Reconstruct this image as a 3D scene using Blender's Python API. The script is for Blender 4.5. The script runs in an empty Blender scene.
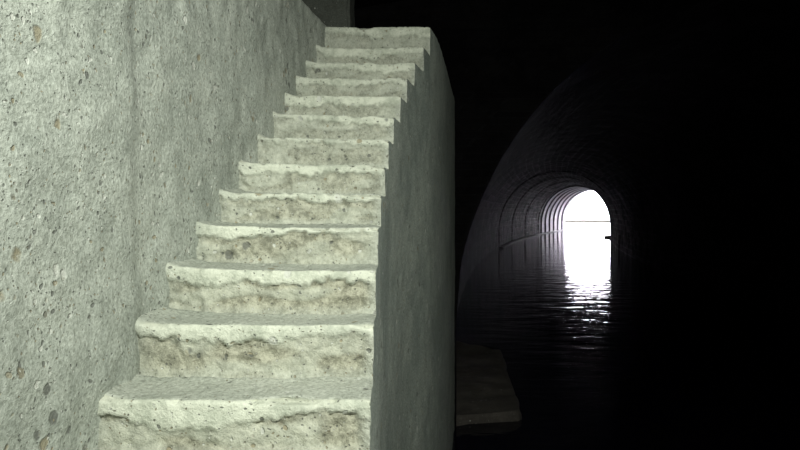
import bpy, math, bmesh
import numpy as np
from mathutils import Vector, noise

sc = bpy.context.scene
sc.view_settings.view_transform = 'Standard'
sc.view_settings.look = 'None'
F = 622.0
WATER = -3.2

# ------------------------------------------------------------ helpers
def mesh_obj(name, verts, faces, mat=None, smooth=True, parent=None):
    me = bpy.data.meshes.new(name)
    me.from_pydata([tuple(v) for v in verts], [], faces)
    me.update()
    if smooth:
        me.polygons.foreach_set("use_smooth", [True]*len(me.polygons))
    ob = bpy.data.objects.new(name, me)
    sc.collection.objects.link(ob)
    if mat: me.materials.append(mat)
    if parent: ob.parent = parent
    return ob

class N:
    def __init__(s, name):
        s.m = bpy.data.materials.new(name); s.m.use_nodes = True
        s.t = s.m.node_tree; s.t.nodes.clear()
        s.out = s.add('ShaderNodeOutputMaterial')
        s.b = s.add('ShaderNodeBsdfPrincipled')
        s.l(s.b.outputs[0], s.out.inputs[0])
    def add(s, t, **k):
        n = s.t.nodes.new(t)
        for a, v in k.items(): setattr(n, a, v)
        return n
    def l(s, a, b): s.t.links.new(a, b)
    def noise(s, vec, scale, detail=4, rough=.55):
        n = s.add('ShaderNodeTexNoise'); n.inputs['Scale'].default_value = scale
        n.inputs['Detail'].default_value = detail; n.inputs['Roughness'].default_value = rough
        s.l(vec, n.inputs['Vector']); return n.outputs[0]
    def ramp(s, fac, stops):
        r = s.add('ShaderNodeValToRGB'); e = r.color_ramp.elements
        while len(e) < len(stops): e.new(.5)
        for i, (p, c) in enumerate(stops):
            e[i].position = p
            e[i].color = (c, c, c, 1) if not isinstance(c, tuple) else (*c, 1)
        s.l(fac, r.inputs[0]); return r.outputs[0]
    def mix(s, fac, a, b, mode='MIX'):
        m = s.add('ShaderNodeMix', data_type='RGBA', blend_type=mode)
        for v, i in ((fac, 0), (a, 6), (b, 7)):
            if isinstance(v, (int, float)): m.inputs[i].default_value = v
            elif isinstance(v, tuple): m.inputs[i].default_value = (*v, 1)
            else: s.l(v, m.inputs[i])
        return m.outputs[2]
    def math(s, op, a, b=0.0):
        m = s.add('ShaderNodeMath', operation=op)
        for v, i in ((a, 0), (b, 1)):
            if isinstance(v, (int, float)): m.inputs[i].default_value = v
            else: s.l(v, m.inputs[i])
        return m.outputs[0]
    def bump(s, h, strength, dist):
        b = s.add('ShaderNodeBump'); b.inputs['Strength'].default_value = strength
        b.inputs['Distance'].default_value = dist
        s.l(h, b.inputs['Height']); s.l(b.outputs[0], s.b.inputs['Normal'])

def concrete(name, c1, c2, spot=(.11,.115,.10), wear=False, pits=1.0, bump=.7):
    n = N(name)
    co = n.add('ShaderNodeTexCoord').outputs['Object']
    big = n.noise(co, 1.6, 5, .6)
    med = n.noise(co, 9, 6, .65)
    fine = n.noise(co, 70, 5, .7)
    f = n.math('ADD', n.math('MULTIPLY', big, .6), n.math('MULTIPLY', med, .4))
    col = n.mix(n.ramp(f, [(.40, 0.0), (.60, 1.0)]), c1, c2)
    col = n.mix(.8, col, n.ramp(fine, [(.34, (.40,.41,.38)), (.66, (1.,1.,1.))]), 'MULTIPLY')
    if wear:
        at = n.add('ShaderNodeAttribute', attribute_name='wear')
        w = at.outputs['Fac']
        brown = n.mix(n.ramp(n.noise(co, 16, 8, .8), [(.42,0.),(.58,1.)]), (.15,.145,.10), (.43,.42,.32))
        col = n.mix(n.math('MULTIPLY', w, .9), col, brown)
        at2 = n.add('ShaderNodeAttribute', attribute_name='lip')
        lipc = n.mix(n.ramp(n.noise(co, 9, 8, .8), [(.4,0.),(.56,1.)]), (.42,.445,.355), (.66,.68,.56))
        col = n.mix(n.math('MULTIPLY', at2.outputs['Fac'], .9), col, lipc)
    warp = n.add('ShaderNodeVectorMath', operation='ADD')
    n.l(co, warp.inputs[0])
    nn = n.add('ShaderNodeTexNoise'); nn.inputs['Scale'].default_value = 20; n.l(co, nn.inputs['Vector'])
    sc_ = n.add('ShaderNodeVectorMath', operation='SCALE'); n.l(nn.outputs[1], sc_.inputs[0]); sc_.inputs[3].default_value = .035
    n.l(sc_.outputs[0], warp.inputs[1])
    pitsum = None
    for scale, th, lo in ((13, .24, .545), (30, .25, .52), (80, .28, .49)):
        v = n.add('ShaderNodeTexVoronoi'); v.inputs['Scale'].default_value = scale
        n.l(warp.outputs[0], v.inputs['Vector'])
        d = n.ramp(v.outputs['Distance'], [(th*.8, 1.0), (th*1.2, 0.0)])
        sep = n.add('ShaderNodeSeparateColor'); n.l(v.outputs['Color'], sep.inputs[0])
        dens = n.math('MULTIPLY', n.noise(co, 3.1, 3), pits)
        sel = n.math('LESS_THAN', sep.outputs[0], n.math('SUBTRACT', dens, lo-.28))
        m = n.math('MULTIPLY', d, sel)
        pc = n.mix(n.ramp(sep.outputs[1], [(.55,0.),(.75,1.)]), spot, (.26,.225,.14))
        pc = n.mix(n.ramp(sep.outputs[2], [(.66,0.),(.74,1.)]), pc, (.55,.56,.50))
        col = n.mix(n.math('MULTIPLY', m, .8), col, pc)
        pitsum = m if pitsum is None else n.math('MAXIMUM', pitsum, m)
    n.l(col, n.b.inputs['Base Color'])
    n.b.inputs['Roughness'].default_value = .9
    h = n.math('ADD', n.math('MULTIPLY', med, .6), n.math('MULTIPLY', fine, .5))
    h = n.math('SUBTRACT', h, n.math('MULTIPLY', pitsum, .25))
    n.bump(h, bump, .018)
    return n.m

M_wall = concrete('wall_concrete', (.36,.39,.34), (.56,.59,.52), bump=.9, pits=1.0)
M_stair = concrete('stair_concrete', (.42,.445,.38), (.56,.58,.50), wear=True, pits=.78, bump=.9)
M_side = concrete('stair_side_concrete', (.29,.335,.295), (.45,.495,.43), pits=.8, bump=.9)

def brick(name, a, b, mortar, rough=.6, contrast=.25, bw=.46, rh=.16, light_falloff=None, spec=.5):
    n = N(name)
    uv = n.add('ShaderNodeTexCoord').outputs['UV']
    co = n.add('ShaderNodeTexCoord').outputs['Object']
    t = n.add('ShaderNodeTexBrick'); n.l(uv, t.inputs['Vector'])
    t.inputs['Color1'].default_value = (*a,1); t.inputs['Color2'].default_value = (*b,1)
    t.inputs['Mortar'].default_value = (*mortar,1)
    t.inputs['Scale'].default_value = 1; t.inputs['Brick Width'].default_value = bw
    t.inputs['Row Height'].default_value = rh; t.inputs['Mortar Size'].default_value = rh*.1
    big = n.noise(co, .9, 8, .75)
    c = n.mix(.9, t.outputs[0], n.ramp(big, [(.42,contrast),(.58,1.)]), 'MULTIPLY')
    if light_falloff:          # fading daylight painted into the brick colour, brighter towards the open portal
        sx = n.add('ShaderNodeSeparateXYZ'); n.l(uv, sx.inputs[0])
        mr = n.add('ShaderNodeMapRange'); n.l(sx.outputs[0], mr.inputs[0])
        mr.inputs[1].default_value = light_falloff[0]; mr.inputs[2].default_value = light_falloff[1]
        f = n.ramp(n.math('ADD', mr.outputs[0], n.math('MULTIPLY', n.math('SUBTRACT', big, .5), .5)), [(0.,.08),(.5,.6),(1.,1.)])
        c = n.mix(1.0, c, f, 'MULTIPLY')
    n.l(c, n.b.inputs['Base Color']); n.b.inputs['Roughness'].default_value = rough
    n.b.inputs['Specular IOR Level'].default_value = spec
    h = n.math('SUBTRACT', n.noise(co, 3, 6, .7), n.math('MULTIPLY', t.outputs['Fac'], .8))
    n.bump(h, 1.0, .3)
    return n.m
M_dark = brick('unlit_brick', (.010,.009,.009), (.006,.005,.006), (.012,.011,.012), .9, spec=.1)  # near-black colour stands in for the chamber's darkness
M_brick = brick('vault_brick', (.27,.19,.24), (.07,.05,.07), (.30,.26,.30), .8, .07, 1.1, .4, light_falloff=(26, 78), spec=.2)
M_pale = brick('portal_brick', (.26,.22,.27), (.12,.10,.13), (.20,.18,.21), .6, .3)
M_white = brick('daylit_rib', (.88,.84,.89), (.78,.74,.80), (.6,.57,.6), .6, .8)  # daylight on the rib faces put into the colour

# ------------------------------------------------------------ stairs plan
ys = [402,326,270,227,194,165,139,116,96,79,64,48,28]
D = [2.0 + .278*i for i in range(13)]
Z = [(210-y)/F*d for y, d in zip(ys, D)]
pl = [84,126,163,194,221,242,258,272,284,296,306,316,325]
pr = [370,372,375,378,380,383,387,392,398,405,413,422,431]
XLp = [(p-400)/F*d for p, d in zip(pl, D)]
XRp = [(p-400)/F*d for p, d in zip(pr, D)]
d0, z0 = D[0], Z[0]
low_d, low_z = [], []
k = 1
while z0 - .184*k > WATER - .2:
    low_d.append(d0-.278*k); low_z.append(z0-.184*k); k += 1
DS = low_d[::-1] + D; ZS = low_z[::-1] + Z
NLOW = len(low_d)
LAND_END = 9.05
xd = [-6] + [D[0]] + D[3::3] + [6.2, 7.4, LAND_END]
def mk(vals, first, tail):
    xs = [first, vals[0]] + vals[3::3] + tail
    dd = np.linspace(-6, LAND_END, 400)
    a = np.interp(dd, xd, xs)
    ker = np.ones(15)/15
    p = np.concatenate([a[0]+ (np.arange(-7,0))*(a[1]-a[0]), a, a[-1]+np.arange(1,8)*(a[-1]-a[-2])])
    a = np.convolve(p, ker, 'valid')
    return lambda q: float(np.interp(q, dd, a))
xL = mk(XLp, -1.75, [-.52,-.33,-.06])
xR = mk(XRp, -.15, [.42,.58,.80])

def disp(p):
    q = Vector(p)
    return noise.noise_vector(q*1.7)*.010 + noise.noise_vector(q*7)*.005 + noise.noise_vector(q*24)*.003

def sstep(a, b, x):
    t = min(1, max(0, (x-a)/(b-a))); return t*t*(3-2*t)

verts, faces, wear, lip = [], [], [], []
NX = 100
us = [i/NX for i in range(NX+1)]
rows = []
for n in range(len(DS)):
    zb = ZS[n-1] if n else ZS[0]-.3
    rr = 22
    for i in range(rr, -1, -1):
        v = i/rr
        rows.append((DS[n], ZS[n] - v*(ZS[n]-zb), 'r', v, n))
    dn = DS[n+1] if n+1 < len(DS) else LAND_END
    tt = 14 if n+1 < len(DS) else 80
    for i in range(1, tt):
        rows.append((DS[n]+(dn-DS[n])*i/tt, ZS[n], 't', i/tt, n))
rows.append((LAND_END, ZS[-1], 't', 1, len(DS)-1))
LAST = len(DS)-1
for (d, z, kd, v, n) in rows:
    a, b = xL(d)-.12, xR(d)
    vis = n-NLOW
    ws = 1.0 if vis <= 2 else max(.5, 1-.1*(vis-2))
    for u in us:
        x = a+(b-a)*u
        edge = sstep(0, .06, b-x)
        lw = math.exp(-max(0, x-xL(d))/.06)
        w = 0; lp = 0; dd, zz = d, z
        rg = noise.noise(Vector((x*2.0, n*7.3, 1)))
        rg2 = noise.noise(Vector((x*9, n*3.1, 5)))
        rg3 = noise.noise(Vector((x*38, n*1.7+v*6, 8)))
        pt = noise.noise(Vector((x*5, n*9.1, v*2.5+3)))
        chip = 1.0*max(0, noise.noise(Vector((x*5, n*11.7, 9)))-.18) + .8*max(0, noise.noise(Vector((x*21, n*6.7, 2)))-.20)
        if kd == 'r':
            split = .28 + .32*rg + .12*rg2 + .14*rg3
            s = sstep(split-.03, split+.05, v)
            s *= .65 + .35*sstep(-.3, 0, pt)
            w = s*(1-.55*sstep(.75, 1.0, v))*(.2+.8*edge)*ws*(1-.6*lw)
            rough = noise.noise(Vector((x*22, n*5+v*4, 3))) + .8*rg3
            dd += (.018*s + .011*rough*s)*edge
            dd -= .022*sstep(.78,1,v)*edge*(.5+.6*abs(rg2))
            lp = (1-s)*(1-.7*lw)*(.9+.4*rg)*(1-.5*sstep(.6,1,v))
            if v < .10:
                k2 = (1-v/.10)
                dd += k2*k2*(.006+.08*chip)
                zz -= k2*(.001+.028*chip)
                w = max(w, min(1, chip*4)*k2)
        else:
            if v < .15 and n < LAST:
                k2 = 1-v/.15
                zz -= k2*k2*(.001+.028*chip); dd += k2*(.006+.08*chip)*.8
                lp = .4*k2*k2
            if n < LAST:
                zz += .003*rg2 + .003*rg3 - .004*math.sin(math.pi*v)*sstep(0,.15,b-x)
                zz += .008*sstep(.8,1,v)*(.6+.8*abs(rg))*edge
        zz += .03*lw*(1 if kd == 't' else .9*(1-v)) if n < LAST else 0
        zz -= .006*(1-sstep(0, .02, b-x)) if kd == 't' or v < .1 else 0
        p = Vector((x, dd, zz))
        p += disp((x, d, z))
        verts.append(p); wear.append(w); lip.append(max(0, min(1, lp)))
for r in range(len(rows)-1):
    for i in range(NX):
        q = r*(NX+1)+i
        faces.append((q, q+1, q+NX+2, q+NX+1))
stair_root = bpy.data.objects.new('concrete_staircase', None); sc.collection.objects.link(stair_root)
st = mesh_obj('steps', verts, faces, M_stair, parent=stair_root)
for nm, arr in (('wear', wear), ('lip', lip)):
    at = st.data.attributes.new(nm, 'FLOAT', 'POINT'); at.data.foreach_set('value', arr)

verts, faces = [], []
zg = list(np.arange(WATER-.3, 1.7, .035))
def column(d, ztop):
    ids = []
    zz = [z for z in zg if z < ztop-.012] + [ztop]
    for z in zz:
        x = xR(d)
        p = Vector((x, d, z)) + disp((x, d, z))
        if z == ztop: p.z -= .006
        ids.append(len(verts)); verts.append(p)
    return ids
for n in range(len(DS)):
    dn = DS[n+1] if n+1 < len(DS) else LAND_END
    m = 8 if n+1 < len(DS) else 70
    prev = column(DS[n], ZS[n])
    for i in range(1, m+1):
        cur = column(DS[n]+(dn-DS[n])*i/m, ZS[n])
        for j in range(len(prev)-1):
            faces.append((prev[j], cur[j], cur[j+1], prev[j+1]))
        prev = cur
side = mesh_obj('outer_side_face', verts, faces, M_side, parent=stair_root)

# ------------------------------------------------------------ left concrete wall
WT = 1.585
verts, faces = [], []
ds = list(np.concatenate([np.arange(-6, 1.2, .15), np.arange(1.2, 5.7, .022), np.arange(5.7, LAND_END, .12)]))
zs = list(np.concatenate([np.arange(WATER-.3, -.9, .12), np.arange(-.9, WT, .022), [WT]]))
for d in ds:
    crease = 2.28
    for z in zs:
        x = xL(d)
        c = crease + .10*noise.noise(Vector((0, 3, z*1.7))) + .03*noise.noise(Vector((4, 3, z*7)))
        step = .030*(1-sstep(c-.07, c+.09, d))
        p = Vector((x, d, z))
        nz = noise.noise(p*2.2)*.020 + noise.noise(p*8)*.010 + noise.noise(p*26)*.006
        x2 = x + step + nz
        if z == zs[-1]: x2 -= .015
        verts.append(Vector((x2, d, z)))
nz_ = len(zs)
for i in range(len(ds)-1):
    for j in range(nz_-1):
        q = i*nz_+j
        faces.append((q, q+1, q+nz_+1, q+nz_))
base = len(verts)
for i, d in enumerate(ds):
    verts.append(Vector((-6.1, d, WT+.01)))
for i in range(len(ds)-1):
    faces.append((i*nz_+nz_-1, base+i, base+i+1, (i+1)*nz_+nz_-1))
mesh_obj('wall_left', verts, faces, M_wall)

def block(name, x0, x1, y0, y1, z0, z1, mat, seg=10, amp=.015, parent=None):
    bm = bmesh.new()
    bmesh.ops.create_cube(bm, size=1)
    for v in bm.verts:
        v.co = Vector((x0+(v.co.x+.5)*(x1-x0), y0+(v.co.y+.5)*(y1-y0), z0+(v.co.z+.5)*(z1-z0)))
    bmesh.ops.bevel(bm, geom=bm.edges[:], offset=.03, segments=2, affect='EDGES')
    bmesh.ops.subdivide_edges(bm, edges=[e for e in bm.edges if e.calc_length() > .1], cuts=seg, use_grid_fill=True)
    for v in bm.verts:
        v.co += noise.noise_vector(v.co*3)*amp + noise.noise_vector(v.co*11)*amp*.4
    me = bpy.data.meshes.new(name); bm.to_mesh(me); bm.free()
    ob = bpy.data.objects.new(name, me); sc.collection.objects.link(ob); me.materials.append(mat)
    if parent: ob.parent = parent
    return ob
M_pier = concrete('pier_masonry', (.08,.085,.07), (.13,.14,.12), pits=.7)
block('masonry_pier', -1.9, -.56, 7.0, 7.9, 1.60, 2.75, M_pier)

# ------------------------------------------------------------ tunnel
def XLt(d): e = d-8.6; return .75+.075*e+.00225*e*e
def slope(d): return .075+.0045*(d-8.6)
W = 9.9; SPR = WATER+1.45
NP = 64
tun_root = bpy.data.objects.new('canal_tunnel', None); sc.collection.objects.link(tun_root)
def ring(d, shrink=0.0, chamber=False):
    pts = []
    if chamber:
        xl, xr = -6.0, XLt(9)+W; th = 0
        c = (xl+xr)/2; hw = (xr-xl)/2
    else:
        th = math.atan(slope(d))*min(1, (d-9)/15) if d > 9 else 0
        c = XLt(d)+W/2; hw = W/2*math.cos(th)
    hw -= shrink
    rise = 4.95-shrink
    prof = [(-hw, WATER-.6), (-hw, WATER), (-hw, WATER+.7)]
    for i in range(NP+1):
        a = math.pi*(1-i/NP)
        prof.append((math.cos(a)*hw, SPR+math.sin(a)*rise))
    prof += [(hw, WATER+.7), (hw, WATER), (hw, WATER-.6)]
    for s, z in prof:
        x = c+s*math.cos(th); y = d-s*math.sin(th)
        q = Vector((x*.4, y*.4, z*.4))
        nd = noise.noise(q)*.06 + noise.noise(q*4)*.02
        pts.append(Vector((x+nd, y, z+nd*.6)))
    return pts
def sweep(name, rings, mat, mat2=None):
    verts, faces = [], []
    m = len(rings[0][0])
    for r in rings: verts += r[0]
    for i in range(len(rings)-1):
        for j in range(m-1):
            q = i*m+j
            faces.append((q, q+m, q+m+1, q+1))
    ob = mesh_obj(name, verts, faces, mat, smooth=False, parent=tun_root)
    if mat2:
        ob.data.materials.append(mat2)
        for k, poly in enumerate(ob.data.polygons):
            i = k//(m-1)
            if rings[i][2] and i+1 < len(rings) and (rings[i+1][2]): poly.material_index = 1
    uvl = ob.data.uv_layers.new(name='UVMap')
    arc = [0]
    r0 = rings[0][0]
    for j in range(1, m): arc.append(arc[-1]+(r0[j]-r0[j-1]).length)
    for poly in ob.data.polygons:
        for li in poly.loop_indices:
            vi = ob.data.loops[li].vertex_index
            i, j = divmod(vi, m)
            uvl.data[li].uv = (rings[i][1], arc[j])
    return ob
rg = []
for d in np.arange(-8, 9.01, 1.0): rg.append((ring(d, 0, True), d))
rg.append((ring(9.0), 11.5))
sweep('entrance_chamber', rg, M_dark)
def ribbed(a, b, pitch, wid, depth):
    out = []; d = a
    while d < b-.01:
        out.append((ring(d), d, 0)); out.append((ring(d+(pitch-wid)*.5), d+(pitch-wid)*.5, 0)); out.append((ring(d+pitch-wid), d+pitch-wid, 0))
        out.append((ring(d+pitch-wid, depth), d+pitch-wid+depth, 1)); out.append((ring(d+pitch, depth), d+pitch+depth, 1))
        d += pitch
    out.append((ring(d), d, 1))
    return out
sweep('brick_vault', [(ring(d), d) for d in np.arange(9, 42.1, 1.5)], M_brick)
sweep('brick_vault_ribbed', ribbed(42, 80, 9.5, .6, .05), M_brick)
sweep('portal_lining', ribbed(80, 98, 3, 1.8, .15), M_pale, M_white)
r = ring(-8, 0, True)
mesh_obj('chamber_light_block', r, [tuple(range(len(r)))], M_dark, smooth=False, parent=tun_root)  # unseen wall added to keep sky light out of the chamber

# stone kerb along the left waterline
verts, faces = [], []
pr_ = [(0,.13),(.35,.12),(.4,.08),(.4,-.3)]
kd_ = np.arange(52, 98, .8)
for d in kd_:
    for ox, oz in pr_:
        p = Vector((XLt(d)+ox-.02, d-ox*slope(d), WATER+oz))
        verts.append(p + noise.noise_vector(p*1.5)*.06)
for i in range(len(kd_)-1):
    for j in range(3):
        q = i*4+j; faces.append((q, q+1, q+5, q+4))
M_kerb = concrete('kerb_stone', (.2,.19,.2), (.36,.34,.35), pits=.5)
mesh_obj('waterside_kerb', verts, faces, M_kerb, parent=tun_root)

# ------------------------------------------------------------ water
n = N('dark_canal_water')
co = n.add('ShaderNodeTexCoord').outputs['Object']
mp = n.add('ShaderNodeMapping'); mp.inputs['Scale'].default_value = (.7, 1.7, 1); n.l(co, mp.inputs[0])
w1 = n.noise(mp.outputs[0], 1.2, 3, .5)
n.b.inputs['Base Color'].default_value = (.003, .003, .007, 1)
n.b.inputs['Roughness'].default_value = .07
n.b.inputs['IOR'].default_value = 1.4
n.bump(w1, .8, .034)
v = [(-12,-8.5,WATER),(90,-8.5,WATER),(90,260,WATER),(-12,260,WATER)]
mesh_obj('canal_water', v, [(0,1,2,3)], n.m)

# grassy bank outside the portal, where the canal bends away
verts, faces = [], []
nb = 60
bp = [(0,-.3),(.4,.25),(1.5,.45),(6,.5)]
for i in range(nb+1):
    x = 10+80*i/nb; y = 165-.25*(x-40)
    for oy, oz in bp:
        p = Vector((x, y+oy, WATER+oz)); p.z += (noise.noise(p*.35)*.25+noise.noise(p*1.5)*.08) if oz > 0 else 0
        verts.append(p)
for i in range(nb):
    for j in range(3):
        q = i*4+j; faces.append((q, q+4, q+5, q+1))
gb = N('bank_grass'); cg = gb.add('ShaderNodeTexCoord').outputs['Object']
gb.l(gb.mix(gb.ramp(gb.noise(cg, 2, 6, .7), [(.4,0.),(.6,1.)]), (.018,.018,.014), (.045,.04,.035)), gb.b.inputs['Base Color'])
gb.b.inputs['Roughness'].default_value = 1; gb.b.inputs['Specular IOR Level'].default_value = .05
mesh_obj('grassy_bank', verts, faces, gb.m)

# ------------------------------------------------------------ ledge at foot of tunnel wall
verts, faces = [], []
nd, nw = 60, 16
prof = []
for i in range(nd+1):
    t = i/nd; d = 9.12+5.2*t
    taper = sstep(0, .06, t)*(1-sstep(.82, 1, t)*.95)
    wout = 1.0*taper
    row = []
    for j in range(nw+1):
        s = j/nw
        x = XLt(d)+.03+wout*min(1, s/.7)
        z = WATER+.16 if s < .7 else WATER+.16-.4*((s-.7)/.3)
        if s >= .7: x += .06*((s-.7)/.3)
        p = Vector((x, d, z)); p += noise.noise_vector(p*2)*.05+noise.noise_vector(p*8)*.02
        row.append(len(verts)); verts.append(p)
    prof.append(row)
for i in range(nd):
    for j in range(nw):
        faces.append((prof[i][j], prof[i][j+1], prof[i+1][j+1], prof[i+1][j]))
nv = len(verts)
for i in range(nw+1):
    q = verts[prof[0][i]].copy(); q.z = WATER-.3; verts.append(q)
for j in range(nw): faces.append((prof[0][j], nv+j, nv+j+1, prof[0][j+1]))
M_ledge = concrete('ledge_mud', (.07,.06,.052), (.13,.115,.10), spot=(.02,.018,.015), pits=.5)
mesh_obj('stone_ledge', verts, faces, M_ledge)

bm = bmesh.new(); bmesh.ops.create_icosphere(bm, subdivisions=4, radius=1)
for vv in bm.verts:
    c = vv.co.copy()
    vv.co = Vector((c.x*.6, c.y*1.3, c.z*.3)) + noise.noise_vector(c*1.8)*.18 + noise.noise_vector(c*5)*.06
me = bpy.data.meshes.new('rock'); bm.to_mesh(me); bm.free()
rk = bpy.data.objects.new('rock', me); sc.collection.objects.link(rk); me.materials.append(M_ledge)
rk.location = (23.7, 70, WATER+.03)

# ------------------------------------------------------------ light
w = bpy.data.worlds.new('World'); sc.world = w; w.use_nodes = True
bg = w.node_tree.nodes['Background']; bg.inputs[0].default_value = (.94,.91,1,1); bg.inputs[1].default_value = 17.0

L = bpy.data.lights.new('added_stair_light', 'AREA'); L.shape = 'DISK'; L.size = .8; L.energy = 128  # unseen area light added behind the camera to light the stairs
L.color = (.96, 1.0, .92); L.spread = math.radians(120)
lo = bpy.data.objects.new('added_stair_light', L); sc.collection.objects.link(lo)
lo.location = (.95, -.75, 1.85)
lo.rotation_euler = (Vector((-.7, 3.0, -.1))-Vector(lo.location)).to_track_quat('-Z', 'Y').to_euler()

cam = bpy.data.cameras.new('camera'); co_ = bpy.data.objects.new('camera', cam); sc.collection.objects.link(co_)
cam.sensor_width = 36; cam.lens = 28.0; cam.clip_end = 500
co_.location = (0,0,0)
co_.rotation_euler = (math.radians(90-1.38), 0, 0)
sc.camera = co_
